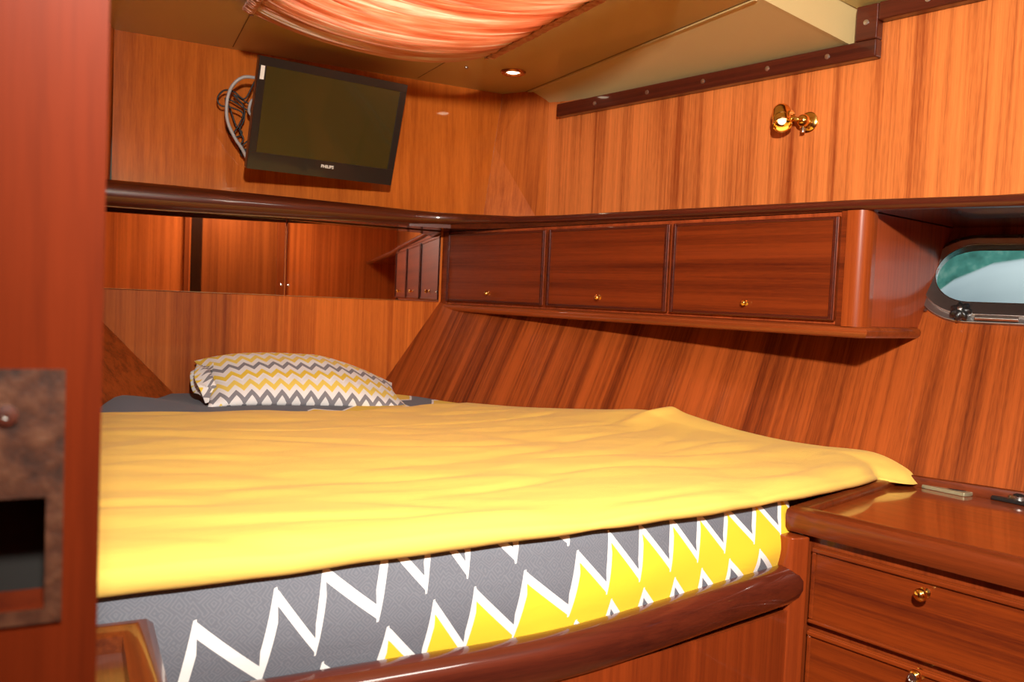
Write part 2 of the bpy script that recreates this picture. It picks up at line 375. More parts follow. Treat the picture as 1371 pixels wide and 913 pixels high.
# left side, behind the open door
D1L = V((.233445, .97237, 0)); CL = V((.06, 3.1656, 0)); NL = V((.97237, -.233445, 0))
bm = BM(); obox(bm, V((.120, YT+.04, .265)), -D1L*4.2, -NL*.02, (0, 0, .70)); struct('wall_left_upper', bm, W_UP)
bm = BM(); obox(bm, CL+V((0, 0, -.06)), -D1L*4.3, -NL*.02, (0, 0, .32)); struct('wall_left', bm, W_DOOR)
bm = BM()
a = V((.121, 3.17, -.183)); c_ = V((.312, 3.17, -.386)); up_ = (a-c_).normalized(); t_ = V((-.4127, -.9109, 0))
a2 = a+up_*.20; c2 = c_-up_*.9
prism(bm, [a2, c2, c2+t_*4.5, a2+t_*4.5], up_.cross(t_).normalized()*.02)
struct('wall_left_lower', bm, W_HULL)
# rear bulkhead behind the camera (seen only in the mirror)
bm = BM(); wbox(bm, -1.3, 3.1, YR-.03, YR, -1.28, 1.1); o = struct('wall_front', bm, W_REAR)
bm = BM(); wbox(bm, 1.52, 1.60, YR, YR+.03, -1.28, 1.0); wbox(bm, .80, .84, YR, YR+.03, -1.28, 1.0)
struct('trim_1', bm, W_POST, bevel=.006)

# hull lining with the porthole opening cut through it
def stadium(cu, cv, r, L, n=18):
    pts = []
    for i in range(n+1): a = PI/2+PI*i/n; pts.append((cu+r*math.cos(a), cv+r*math.sin(a)))
    for i in range(n+1): a = -PI/2+PI*i/n; pts.append((cu+L+r*math.cos(a), cv+r*math.sin(a)))
    return pts
PU, PV, PL = .004, .010, .30
bm = BM()
zt, zb = .30, -1.28
def hp(y, z): return V((hull_x(y, z), y, z))
outer = [hp(YB, zt), hp(YB, zb), hp(YR, zb), hp(YR, zt)]
ov = [bm.verts.new(p) for p in outer]; ed = [bm.edges.new((ov[i], ov[(i+1) % 4])) for i in range(4)]
hv = [bm.verts.new(H(u, v)) for u, v in stadium(PU, PV, .112, PL)]
ed += [bm.edges.new((hv[i], hv[(i+1) % len(hv)])) for i in range(len(hv))]
bmesh.ops.triangle_fill(bm, use_beauty=True, edges=ed)
ex = bmesh.ops.extrude_face_region(bm, geom=bm.faces[:])
bmesh.ops.translate(bm, verts=[g for g in ex['geom'] if isinstance(g, bmesh.types.BMVert)], vec=NH*.025)
struct('wall_right', bm, W_HULL)

# ceiling: flat, a sloping margin down to the right wall, a hatch opening, a step up towards the camera
ZC = .812; XS = 1.591; YSTEP = 1.76; ZU = .903
hx0, hx1, hy0, hy1 = .52, 1.15, 1.80, 2.44
bm = BM()
def slab(x0, x1, y0, y1, z, mat=0, t=.02): wbox(bm, x0, x1, y0, y1, z, z+t)
slab(-.9, hx0, YSTEP, 3.13, ZC); slab(hx1, XS, YSTEP, 3.13, ZC); slab(hx0, hx1, hy1, 3.13, ZC); slab(hx0, hx1, YSTEP, hy0, ZC)
slab(-1.5, XS+.06, YR, YSTEP+.01, ZU)
for (x0, x1, y0, y1) in ((hx0-.02, hx0, hy0-.02, hy1+.02), (hx1, hx1+.02, hy0-.02, hy1+.02), (hx0, hx1, hy0-.02, hy0), (hx0, hx1, hy1, hy1+.02)): wbox(bm, x0, x1, y0, y1, ZC+.02, 1.12)
wbox(bm, hx0-.02, hx1+.02, hy0-.02, hy1+.02, 1.12, 1.13)
struct('ceiling', bm, VINYL)
bm = BM()
P1 = V((XS, YSTEP, ZC)); P2 = V((XS, 3.12, ZC)); P3 = ru(2.94, .739)-N1*.015; P4 = ru(1.743, .739)-N1*.015
rr = []
for k in range(31):
    t = k/30; e = P1.lerp(P2, t); ww_ = P4.lerp(P3, t); rr.append([bm.verts.new(q) for q in (e, e.lerp(ww_, .5), ww_, ww_+V((0, 0, .02)), e+V((0, 0, .02)))])
for a_, c_ in zip(rr, rr[1:]):
    for q in range(5): bm.faces.new((a_[q], a_[(q+1) % 5], c_[(q+1) % 5], c_[q]))
bm.faces.new(rr[0]); bm.faces.new(rr[-1][::-1])
struct('ceiling_margin', bm, VINYL_L, smooth=40)
bm = BM()
prism(bm, [V((XS+.055, YR, ZU)), V((XS+.055, YSTEP, ZU)), ru(1.72, .837)-N1*.015, ru(YR, .837)-N1*.015], (0, 0, .02)); struct('ceiling_margin_upper', bm, VINYL)
bm = BM()
prism(bm, [V((-.9, YSTEP, ZC)), V((XS, YSTEP, ZC)), ru(1.743, .739)-N1*.01, ru(1.743, .862)-N1*.01, V((XS, YSTEP, .94)), V((-.9, YSTEP, .94))], (0, -.012, 0))
struct('ceiling_step', bm, VINYL_L)
def strip(a, b, w=.004, h=.0025):
    a, b = V(a), V(b); d = (b-a).normalized(); s = d.cross(V((0, 0, 1))).normalized()*w/2
    obox(bm, a-s-V((0, 0, h*.6)), s*2, b-a, (0, 0, h))
bm = BM(); strip((XS-.003, YSTEP, ZC), (XS-.003, YT, ZC), .011, .007)
struct('trim_2', bm, VINYL_L, bevel=.002)
bm = BM(); strip((XS-.014, YSTEP, ZC), (XS-.014, YT, ZC), .003, .002)
strip((.482, YT, ZC), (.465, 2.63, ZC), .003, .002); strip((1.151, YT, ZC), (1.151, 2.63, ZC), .003, .002)
struct('trim_3', bm, SEAM)
# mahogany corner trims with their screws
bm = BM(); off = .034
sA = (CU.y-2.866)/D1.y; sB = 1.969; sB0 = 1.906
obox(bm, RU(sA, .694), -D1*(sB-sA), N1*off, (0, 0, .0485))
obox(bm, RU(sB0, .7425), -D1*(sB-sB0), N1*off, (0, 0, .095))
obox(bm, RU(sB, .790), -D1*(s1-sB), N1*off, (0, 0, .0485))
t4 = struct('trim_4', bm, W_TRIM, bevel=.005, seg=3)
for s, z in ((.927, .716), (1.171, .719), (1.402, .718), (1.636, .718), (1.828, .718), (1.937, .79), (2.10, .8145), (2.31, .8145)):
    bm = BM(); lathe(bm, [(.0073, 0), (.0073, .002), (.003, .003), (0, .003)], RU(s, z, off), N1, 14); obj('screw', bm, CHROME, t4, smooth=40)

# shelf over the mirrors and lockers, its underside a soffit reaching out to the hull
bm = BM()
poly = [V((-.60, YB, .254)), V((-.60, 3.03, .254)), V((1.12, 3.03, .254)), V((1.27, 2.99, .254)), V((1.35, 2.90, .254)), rp(2.78, .254), rp(YR, .254), hp(YR, .254), hp(YB, .254)]
prism(bm, poly, (0, 0, .018)); struct('trim_5', bm, W_LEDGE)
# rounded nose along the head side (deep at left, thinning round the corner) and thin fascia along the right
path = [(-.60, 3.03), (.0, 3.03), (.3, 3.03), (.7, 3.03), (1.0, 3.03), (1.12, 3.025), (1.21, 3.005), (1.28, 2.965), (1.335, 2.915), (1.375, 2.85)]
rad = [.043, .043, .042, .036, .029, .025, .022, .019, .017, .015]
zc = [.279, .279, .281, .284, .287, .288, .289, .290, .290, .288]
for s in (.43, .52, .65, .9, 1.3, 1.7, 2.1, 3.0, 4.15): q = R(s); path.append((q.x, q.y)); rad.append(.0125); zc.append(lut(s, [(.43, .284), (.65, .278), (1.3, .272), (1.7, .268), (2.1, .2575), (4.2, .2575)]))
def nose(name, i0, i1, mat):
    bm = BM(); rings = []
    for i in range(i0, i1):
        p = path[i]; a = V((*path[max(i-1, 0)], 0)); c_ = V((*path[min(i+1, len(path)-1)], 0)); d = (c_-a).normalized(); s = d.cross(V((0, 0, 1)))
        r = rad[i]; dep = min(.028, r*.9); prof = [(-.020, r), (0, r)]+[(dep*math.cos(t), r*math.sin(t)) for t in [PI/2-PI*k/12 for k in range(1, 12)]]+[(0, -r), (-.020, -r)]
        rings.append([bm.verts.new(V((p[0], p[1], zc[i]))+s*x+V((0, 0, z))) for x, z in prof])
    for a, c_ in zip(rings, rings[1:]):
        for j in range(len(a)): bm.faces.new((a[j], a[(j+1) % len(a)], c_[(j+1) % len(a)], c_[j]))
    bm.faces.new(rings[0]); bm.faces.new(rings[-1][::-1])
    struct(name, bm, mat, smooth=50)
nose('trim_6', 0, 10, W_LEDGE); nose('trim_7', 9, len(path), W_TRIM)

# ------------------------------------------------------------------ porthole
def ring(bm, outer, inner, h0, h1, ho=None):
    """annular plate between two stadium outlines, raised from h0 to h1 towards the cabin"""
    n = len(outer); L = []
    for o2, h in ((outer, h0), (outer, h1), (inner, h1 if ho is None else ho), (inner, h0)): L.append([bm.verts.new(H(u, v, h)) for u, v in o2])
    for a, c in zip(L, L[1:]+L[:1]):
        for i in range(n): bm.faces.new((a[i], a[(i+1) % n], c[(i+1) % n], c[i]))
win = bpy.data.objects.new('window_1', None); COL.objects.link(win); win.location = H(.15, 0); win['kind'] = 'structure'
bm = BM(); ring(bm, stadium(PU, PV, .142, PL), stadium(PU, PV, .108, PL), 0, .010, .012); o = obj('outer_frame', bm, CHROME_D, win, smooth=40, bevel=.002); o['label'] = 'dark steel surround flange'
bm = BM(); ring(bm, stadium(PU, PV, .124, PL), stadium(PU, PV+.014, .094, PL), .006, .020, .010)
obj('inner_frame', bm, CHROME, win, smooth=40, bevel=.003)
bm = BM(); ring(bm, stadium(PU, PV+.014, .097, PL), stadium(PU, PV+.014, .0925, PL), -.014, .010)
obj('gasket', bm, STEEL, win, smooth=40)
bm = BM(); a = [bm.verts.new(H(u, v, -.005)) for u, v in stadium(PU, PV+.014, .0935, PL)]; c_ = [bm.verts.new(H(u, v, -.012)) for u, v in stadium(PU, PV+.014, .0935, PL)]
bm.faces.new(a); bm.faces.new(c_[::-1])
for i in range(len(a)): bm.faces.new((a[i], c_[i], c_[(i+1) % len(a)], a[(i+1) % len(a)]))
obj('pane', bm, GLASS, win)
def star_knob(cu, cv):
    bm = BM(); n = 48; nin = -NH
    prof = [(.5, .016), (.93, .018), (1, .024), (.98, .034), (.8, .040), (.35, .042)]
    rings = []
    for k, h in prof:
        rings.append([bm.verts.new(H(cu, cv, h)+(HT*math.cos(2*PI*i/n)+HU*math.sin(2*PI*i/n))*(.024*k*(1+.16*math.cos(7*2*PI*i/n)*(k > .6)))) for i in range(n)])
    for a, c in zip(rings, rings[1:]):
        for i in range(n): bm.faces.new((a[i], a[(i+1) % n], c[(i+1) % n], c[i]))
    bm.faces.new(rings[0][::-1]); bm.faces.new(rings[-1])
    k = obj('clamp_knob', bm, BLACK, win, smooth=50)
    bm = BM(); lathe(bm, [(.006, 0), (.006, .005), (.004, .006), (0, .006)], H(cu, cv, .041), nin, 14); obj('bolt_end', bm, CHROME, k, smooth=40)
star_knob(-.004, -.112); star_knob(.32, -.112)
for u in (.0, .17):
    bm = BM(); obox(bm, H(u+.03, -.132, .020), HT*.10, HU*.010, -NH*.010); obj('hinge_bar', bm, CHROME, win, bevel=.002)
for (u, v) in ((-.094, -.10), (-.118, .03), (-.05, .128), (.10, .142)):
    bm = BM(); lathe(bm, [(.005, 0), (.005, .002), (0, .0025)], H(u, v, .011), -NH, 12); obj('screw', bm, STEEL, win, smooth=40)

# ------------------------------------------------------------------ locker row
ROOT = R(.87, -.05)
lock = thing('wall_locker', 'long dark reddish wooden locker with three doors hung on the sloping side wall', 'cabinet', ROOT)
SE = 1.745    # where the front ends
def Rz(s, z, off=0): return R(s, z, off)
endF = R(SE-.01, 0); HB = lambda z: V((2.055+.55*(z-.1)*.0, 1.62, 0))
def backpt(z):    # where the end panel meets the hull lining
    d = (V((.972, .233, 0))).normalized(); p = R(SE-.012, z); t = -(p-HA).dot(NH)/d.dot(NH); return p+d*(t-.002)
z0, z1 = -.030, .252
bm = BM()
bk0 = hp(3.14, z0)-NH*.004; bk1 = hp(3.14, z1)-NH*.004
f0, f1 = R(.012, z0), R(.012, z1); e0, e1 = R(SE-.014, z0), R(SE-.014, z1); g0, g1 = backpt(z0), backpt(z1)
vs = [bm.verts.new(p+(-N1*.001)) for p in (f0, e0, g0, f1, e1, g1)]
for f in ((0, 1, 2), (3, 5, 4), (0, 3, 4, 1), (1, 4, 5, 2), (2, 5, 3, 0)): bm.faces.new([vs[i] for i in f])
obj('carcass', bm, wood('sapele_locker_side', (.34, .06, .015, 1), (.18, .028, .008, 1), (0, 0, 1), (1, 0, 0), 1.1, .9, seed=31, coat=.22, coat_r=.04), lock)
# bottom rail with rounded nose, returning along the end panel
bm = BM(); gb = backpt(-.045)
prof = [(-.02, .015), (.004, .015), (.011, .011), (.014, .004), (.012, -.006), (.006, -.012), (-.02, -.014)]
sweep(bm, [R(.006, -.046), R(SE, -.046), V((gb.x, gb.y, -.046))+NH*.0], prof)
obj('bottom_rail', bm, W_BRAIL, lock, smooth=50)
bm = BM(); q = [R(.02, -.058), R(SE-.015, -.058), backpt(-.058)]; prism(bm, q, (0, 0, .03)); obj('bottom_board', bm, W_DOOR, lock)
bm = BM(); obox(bm, R(.0, -.031, .001), -D1*.040, N1*.008, (0, 0, .285)); obj('stile', bm, W_DOOR, lock, bevel=.002)
bm = BM(); obox(bm, R(1.672, -.031, .001), -D1*.022, N1*.006, (0, 0, .285)); obj('stile', bm, W_DOOR, lock, bevel=.002)
bm = BM(); r = .034; pc = R(SE-.036, 0, -.018)   # quarter-round corner post
pr = [R(1.690, 0, .012)]
for k in range(9):
    a = PI/2*k/8; pr.append(pc-D1*(r*math.sin(a))+N1*(r*math.cos(a)-.004))
pr += [pc-D1*r-N1*.02, R(1.690, 0, -.02)]
prism(bm, [p+V((0, 0, -.032)) for p in pr], (0, 0, .286)); obj('corner_post', bm, W_POST, lock, smooth=35)
def knob_bm(bm, org, ax, k=1.0):
    lathe(bm, [(.009*k, 0), (.009*k, .002*k), (.0045*k, .004*k), (.0040*k, .010*k), (.0085*k, .013*k), (.0105*k, .017*k), (.0105*k, .020*k), (.0085*k, .024*k), (.004*k, .027*k), (0, .0275*k)], org, ax, 24)
for i, (a, c_, kx) in enumerate(((.046, .600, .310), (.620, 1.137, .869), (1.154, 1.670, 1.415))):
    bm = BM(); obox(bm, R(a, -.020, .001), -D1*(c_-a), N1*.013, (0, 0, .262))
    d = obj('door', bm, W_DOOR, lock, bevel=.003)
    bm = BM()
    for e, sg in ((a+.001, 1), (c_-.012, 1)):
        obox(bm, R(e, -.018, .013), -D1*.010, N1*.007, (0, 0, .258))
    obox(bm, R(a+.012, -.018, .013), -D1*(c_-a-.024), N1*.004, (0, 0, .008)); obox(bm, R(a+.012, .232, .013), -D1*(c_-a-.024), N1*.004, (0, 0, .008))
    obj('edge_bead', bm, W_TRIM, d, bevel=.003, seg=3)
    bm = BM(); knob_bm(bm, R(kx, .017, .013), N1, .8); obj('knob', bm, BRASS, d, smooth=30)

# ------------------------------------------------------------------ mirrors under the ledge
def mirror(x0, x1, lab):
    m = thing('mirror', lab, 'mirror', ((x0+x1)/2, YB-.004, -.03))
    bm = BM(); wbox(bm, x0, x1, YB-.008, YB-.001, -.025, .253); obj('mirror_glass', bm, MIRROR, m, bevel=.0025)
    for x in (x0+.012, x1-.012):
        bm = BM(); lathe(bm, [(.004, 0), (.004, .002), (0, .003)], (x, YB-.008, .015), (0, -1, 0), 12); obj('screw', bm, STEEL, m, smooth=40)
mirror(.075, .697, 'left mirror panel above the head of the bed, reflecting brown wood')
mirror(.700, 1.303, 'right mirror panel beside the wall locker, reflecting its doors')

# ------------------------------------------------------------------ television
tv = thing('television', 'black flat television hung high on the wooden bulkhead, tilted down', 'television', (.76, 2.93, .38))
tx = V((.519, .090, .005)).normalized(); ty = V((.0153, -.0887, .300)); ty = (ty-tx*ty.dot(tx)).normalized(); tn = tx.cross(ty).normalized()
if tn.y > 0: tn = -tn
TO = V((.503, 2.883, .3836)); TW, TH = .527, .353
def T(x, y, z): return TO+tx*x+ty*y+tn*z
def tbox(bm, x0, x1, y0, y1, z0, z1): return prism(bm, [T(x0, y0, z0), T(x1, y0, z0), T(x1, y1, z0), T(x0, y1, z0)], tn*(z1-z0))
bm = BM(); tbox(bm, 0, TW, 0, TH, -.024, 0)
tbox(bm, .05, TW-.05, .04, TH-.04, -.05, -.024)
obj('housing', bm, TVBODY, tv, bevel=.004, seg=3)
bm = BM()   # bezel raised round the screen
for (x0, x1, y0, y1) in ((0, TW, 0, .056), (0, TW, TH-.027, TH), (0, .025, .056, TH-.027), (TW-.025, TW, .056, TH-.027)): tbox(bm, x0, x1, y0, y1, 0, .004)
obj('bezel', bm, TVBODY, tv, bevel=.0015)
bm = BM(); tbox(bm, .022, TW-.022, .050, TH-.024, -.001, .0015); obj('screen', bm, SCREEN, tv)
bm = BM(); tbox(bm, .006, .019, TH-.070, TH-.028, .004, .0048); o = obj('label_sticker', bm, WHITE, tv); o['label'] = 'white paper sticker'
bm = BM(); tbox(bm, .20, .32, .16, .24, -.075, -.05); wbox(bm, .70, .86, YT-.02, YT+.012, .50, .62)
tube(bm, [T(.26, .2, -.07), V((.78, YT-.01, .55))], .02, 12); obj('bracket', bm, BLACK, tv, bevel=.002)
cu = bpy.data.curves.new('logo', 'FONT'); cu.body = 'PHILIPS'; cu.size = .0145; cu.extrude = .0003; cu.align_x = 'CENTER'; cu.offset = .0003
tmp = bpy.data.objects.new('logo', cu); COL.objects.link(tmp); bpy.context.view_layer.update()
me = bpy.data.meshes.new_from_object(tmp.evaluated_get(bpy.context.evaluated_depsgraph_get())); bpy.data.objects.remove(tmp)
o = bpy.data.objects.new('logo', me); COL.objects.link(o); me.materials.append(WHITE); o.parent = tv
X = V((1, 0, 0)); o.matrix_local = Matrix.Translation(T(TW*.52, .033, .0046)-tv.location) @ Matrix((tx, ty, tn)).transposed().to_4x4()
# cables beside it, points converted from image pixels at assumed depths
def cable(name, pts, r, mat, label):
    bm = BM(); tube(bm, spline(pts, 8), r, 8); return tag(obj(name, bm, mat, smooth=60, loc=pts[-1]), label, 'cable')
cable('cable', [(.580, 3.00, .690), (.549, 2.98, .696), (.501, 2.975, .691), (.468, 2.98, .659), (.453, 2.98, .608), (.457, 2.99, .548), (.482, 3.0, .498), (.509, 3.01, .464), (.530, 3.03, .435), (.55, 3.07, .42)], .0056, GREYC, 'pale grey cable looping out beside the left edge of the television')
cable('cable', [(.575, 3.0, .64), (.554, 3.0, .636), (.535, 3.0, .624), (.528, 3.0, .603), (.531, 3.01, .584), (.556, 3.02, .570), (.59, 3.04, .565)], .005, GREYC, 'short white cable end tucked behind the left edge of the television')
cable('cable', [(.57, 3.02, .70), (.548, 3.02, .695), (.518, 3.03, .634), (.482, 3.035, .653), (.45, 3.035, .652), (.431, 3.035, .625), (.44, 3.035, .602), (.471, 3.03, .599), (.511, 3.02, .582), (.50, 3.03, .542), (.485, 3.03, .511), (.502, 3.03, .485), (.531, 3.03, .455), (.56, 3.05, .44)], .0028, BLACKR, 'black cable with a round loop left of the pale grey cable')
cable('cable', [(.575, 3.04, .63), (.541, 3.04, .619), (.484, 3.045, .645), (.517, 3.045, .611), (.52, 3.05, .567), (.507, 3.05, .533), (.52, 3.05, .502), (.508, 3.05, .476), (.533, 3.05, .471), (.545, 3.04, .503), (.512, 3.04, .470), (.538, 3.045, .430)], .0028, BLACKR, 'tangled thin black cable hanging beside the television')
cable('cable', [(.58, 3.06, .60), (.542, 3.06, .60), (.463, 3.062, .634), (.476, 3.062, .600), (.497, 3.062, .546), (.517, 3.062, .525), (.494, 3.062, .509), (.469, 3.062, .551), (.474, 3.062, .519), (.502, 3.062, .498), (.519, 3.062, .447), (.543, 3.065, .462)], .0028, BLACKR, 'thin black cable running down against the bulkhead behind the tangle')

# ------------------------------------------------------------------ curtain under the roof hatch
ct = thing('hatch_curtain', 'salmon pleated curtain stretched between two rods under the roof hatch', 'curtain', (.835, 2.14, .79))
cx0, cx1 = .457, 1.213
bm = BM(); uvl = bm.loops.layers.uv.new('UVMap'); NXc, NYc = 60, 260; g = []
for j in range(NYc+1):
    y = 1.60+(2.60-1.60)*j/NYc; row = []
    for i in range(NXc+1):
        t = i/NXc; x = cx0+(cx1-cx0)*t
        sag = .058*(4*t*(1-t))**.8
        ends = math.exp(-min(t, 1-t)*14)
        ph = y*2*PI
        rip = .0050*math.sin(ph/.075+2.2*math.sin(3*t+y*4)+.8)*(1-ends*.6)+.0026*noise.noise(V((t*1.5, y*55, 1)))+.0022*math.sin(ph/.021+3*t)+.004*ends*math.sin(ph/.017+1.5*math.sin(y*40))
        yb = .035*math.sin(PI*t)*((j/NYc)**2)*0 + (.022*math.sin(PI*t) if True else 0)
        row.append(bm.verts.new((x, y+yb, .797-sag+rip)))
    g.append(row)
for j in range(NYc):
    for i in range(NXc):
        f = bm.faces.new((g[j][i], g[j][i+1], g[j+1][i+1], g[j+1][i]))
        for l, (ii, jj) in zip(f.loops, ((i, j), (i+1, j), (i+1, j+1), (i, j+1))): l[uvl].uv = (ii/NXc, jj/NYc)
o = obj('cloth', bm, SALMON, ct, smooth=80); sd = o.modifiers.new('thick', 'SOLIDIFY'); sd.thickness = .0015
for x in (cx0, cx1):
    bm = BM(); tube(bm, [(x, 1.58, .797), (x, 2.612, .797)], .005, 12); obj('rod', bm, STEEL, ct, smooth=60)
    bm = BM(); tube(bm, [(x, 2.611, .786), (x, 2.611, .8115)], .007, 12); obj('rod_bracket', bm, STEEL, ct, smooth=60)
    bm = BM(); n = 400; L = []      # ruffled heading gathered on the rod
    for k in range(n+1):
        y = 1.60+(2.595-1.60)*k/n; a = .004*math.sin(y*2*PI/.015)+.002*math.sin(y*2*PI/.0063)
        sg = 1 if x > .7 else -1
        L.append([bm.verts.new((x+sg*(-.006)+a*.6, y, .788+a)), bm.verts.new((x+sg*.012, y+a*.6, .787+a*1.3)), bm.verts.new((x+sg*.028, y, .795+a*.9))])
    for a, c_ in zip(L, L[1:]):
        for q in (0, 1): bm.faces.new((a[q], a[q+1], c_[q+1], c_[q]))
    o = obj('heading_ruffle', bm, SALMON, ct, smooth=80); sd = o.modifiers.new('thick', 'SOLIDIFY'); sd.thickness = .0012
# light and small fixings on the ceiling
dl = thing('ceiling_downlight', 'small round recessed downlight, lit, in the cream ceiling', 'ceiling light', (1.402, 2.787, ZC))
bm = BM(); lathe(bm, [(.025, .0), (.029, -.007), (.041, -.008), (.046, -.002), (.046, .0)], (1.402, 2.787, ZC), (0, 0, 1), 32, False); obj('bezel', bm, simple('copper_ring', (.55, .2, .06, 1), .25, .8), dl, smooth=40)
bm = BM(); lathe(bm, [(0, -.005), (.017, -.0045), (.0255, -.001), (.0255, 0)], (1.402, 2.787, ZC), (0, 0, 1), 28, False); obj('lens', bm, BULB, dl, smooth=60)
light('downlight_beam', 'SPOT', (1.402, 2.787, ZC-.012), 1.2, (1, .8, .5), (1.402, 2.787, 0), shadow_soft_size=.02, spot_size=2.2, spot_blend=1)
bm = BM(); lathe(bm, [(0, -.007), (.004, -.006), (.006, -.002), (.006, 0)], (1.239, 2.832, ZC), (0, 0, 1), 14, False); tag(obj('screw_cap', bm, CHROME_D, smooth=50, loc=(1.239, 2.832, ZC)), 'tiny dark screw cap in the ceiling near the curtain corner', 'screw')

# ------------------------------------------------------------------ brass reading light on the right wall
SP = RU(1.762, .549)
rl = thing('reading_light', 'polished brass adjustable reading spotlight on the upper right wall', 'wall lamp', SP)
bm = BM(); lathe(bm, [(.030, 0), (.030, .003), (.027, .006), (.013, .010), (.012, .016)], SP, N1, 32); obj('wall_plate', bm, BRASS, rl, smooth=35)
bm = BM(); bmesh.ops.create_uvsphere(bm, u_segments=24, v_segments=14, radius=.019, matrix=Matrix.Translation(SP+N1*.028))
obj('ball_joint', bm, BRASS, rl, smooth=60)
bm = BM(); lathe(bm, [(.004, 0), (.0065, .004), (.0065, .016), (0, .018)], SP+N1*.028+V((0, 0, -.017)), (0, 0, -1), 14); obj('locking_screw', bm, STEEL, rl, smooth=60)
hc = SP+D1*.058+N1*.050+V((0, 0, .016)); hd = V((-.38, -.50, -.72)).normalized()
bm = BM(); tube(bm, [SP+N1*.030, SP+N1*.044+D1*.014+V((0, 0, .004)), hc], .007, 12)
lathe(bm, [(.014, 0), (.014, .012)], hc-D1*.034, D1, 20); obj('arm', bm, BRASS, rl, smooth=40)
bm = BM(); lathe(bm, [(0, -.044), (.010, -.043), (.019, -.038), (.025, -.029), (.0275, -.016), (.0275, .010), (.0288, .011), (.0288, .015), (.0275, .016), (.0275, .038), (.025, .040), (.0235, .038), (.0225, .018), (.012, .012), (0, .010)], hc, hd, 36)
obj('lamp_head', bm, BRASS, rl, smooth=35)
bm = BM(); lathe(bm, [(0, .028), (.009, .027), (.012, .022), (.012, .012)], hc, hd, 28, False); obj('bulb', bm, BULBS, rl, smooth=60)

# ------------------------------------------------------------------ mattress with its chevron sheet
def front_y(x): return 1.19+(.12*((x-.7)/.7)**1.5 if x > .7 else 0)+(.12*smooth01((x-1.33)/.10) if x > 1.33 else 0)
B2 = [(-.4, -1.0), (.15, -.705), (.25, -.675), (.50, -.555), (.63, -.528), (.744, -.505), (.83, -.472), (.92, -.463), (1.07, -.455), (1.33, -.440), (1.6, -.44)]
DD = [(0, .15), (.25, .145), (.6, .122), (1.2, .098), (1.5, .095)]
MT, MBt = -.375, -.56
PH = [(-.35, -6), (.055, -1), (.159, 0), (.266, 1), (.333, 2), (.429, 3), (.500, 4), (.568, 5), (.658, 6), (.761, 7), (.829, 8), (.901, 9), (.978, 10), (1.051, 11), (1.13, 12), (1.22, 13), (1.5, 16.2), (1.9, 20)]
def Vof(x, h): return (h-lut(x, B2))/lut(x, DD)
bm = BM(); uvl = bm.loops.layers.uv.new('UVMap')
NX = 160; xs = [-.42+(1.78+.42)*i/NX for i in range(NX+1)]
cols = []
prof = [(0.02, MBt-.02, -.585), (.000, MBt+.01, -.55)]+[(-.012*math.sin(PI*t), MBt+.01+(.14)*t, -.55+.14*t) for t in [k/16 for k in range(1, 17)]]+[(.004, MT-.020, -.395), (.012, MT-.009, -.383), (.024, MT-.002, -.37), (.04, MT, -.352)]
topn = 40
for x in xs:
    yf = front_y(x); c_ = []
    wr = .006*noise.noise(V((x*5, 0, 3)))
    for d, z, h in prof:
        fz = .5*(1+math.cos((z-(-.47))*PI/.1)) if abs(z+.47) < .1 else 0
        crease = -.006*math.exp(-((z+.52+(.10*math.sin(x*2.3+.6)))*28)**2)
        c_.append((V((x, yf+d+crease+wr*fz, z)), (lut(x, PH), Vof(x, h))))
    xb = x
    for k in range(1, topn+1):
        t = k/topn; yb = YB-.02; y = yf+.04+(yb-yf-.04)*t
        # keep inside the hull linings
        xr = hull_x(y, MT)-.02; xl = .33-.4527*(YB-y)-.0
        tt = (x+.42)/(2.20); xx = xl+(xr-xl)*tt if True else x
        bl = smooth01(t*3); px = x*(1-bl)+xx*bl
        px = max(xl, min(xr, px))
        z = MT+.004*noise.noise(V((px*6, y*6, 0)))
        z += .012*math.exp(-((px-.50)/.22)**2-((y-2.66)/.12)**2)
        z += .042*smooth01((.42-px)/.30)*math.exp(-((y-2.74)/.16)**2)
        hh = -.352+(y-yf-.04)*1.0
        c_.append((V((px, y, z)), (px, hh)))
    cols.append(c_)
vg = [[bm.verts.new(p) for p, uv_ in c_] for c_ in cols]; nf = len(prof)-1
for i in range(NX):
    for j in range(len(vg[0])-1):
        f = bm.faces.new((vg[i][j], vg[i+1][j], vg[i+1][j+1], vg[i][j+1])); f.material_index = 0 if j < nf+1 else 1
        for l, (a, c_) in zip(f.loops, ((i, j), (i+1, j), (i+1, j+1), (i, j+1))): l[uvl].uv = cols[a][c_][1]
# underside
bot = [v[0] for v in vg]
bb = [bm.verts.new((cols[i][-1][0].x, YB-.02, MBt-.02)) for i in range(NX+1)]
for i in range(NX): bm.faces.new((vg[i][0], bb[i], bb[i+1], vg[i+1][0])); bm.faces.new((vg[i][-1], vg[i+1][-1], bb[i+1], bb[i]))
# top-of-bed sheet material: grey with a yellow chevron band and white line near the right of the pillow
m = SHEETTOP; nt = m.node_tree; b = nt.nodes['Principled BSDF']
uv = N(nt, 'ShaderNodeUVMap').outputs[0]; sp = N(nt, 'ShaderNodeSeparateXYZ'); nt.links.new(uv, sp.inputs[0])
t = tri(nt, sp.outputs[0], .16, .2, .5); q = M(nt, 'ADD', M(nt, 'MULTIPLY_ADD', t, .07, M(nt, 'MULTIPLY', sp.outputs[1], -1.0)), M(nt, 'MULTIPLY', sp.outputs[0], .35))
fr = M(nt, 'FRACT', M(nt, 'MULTIPLY', q, 1/.30)); c = ramp(nt, fr, [(0, GREY_C), (.45, WHT_C), (.50, YEL_C), (.92, WHT_C), (.97, GREY_C)], 'CONSTANT')
c = mix(nt, M(nt, 'GREATER_THAN', sp.outputs[0], .66), GREY_C, c)
nt.links.new(c, b.inputs['Base Color']); cloth_base(nt, b, None, 900, .3, .2)
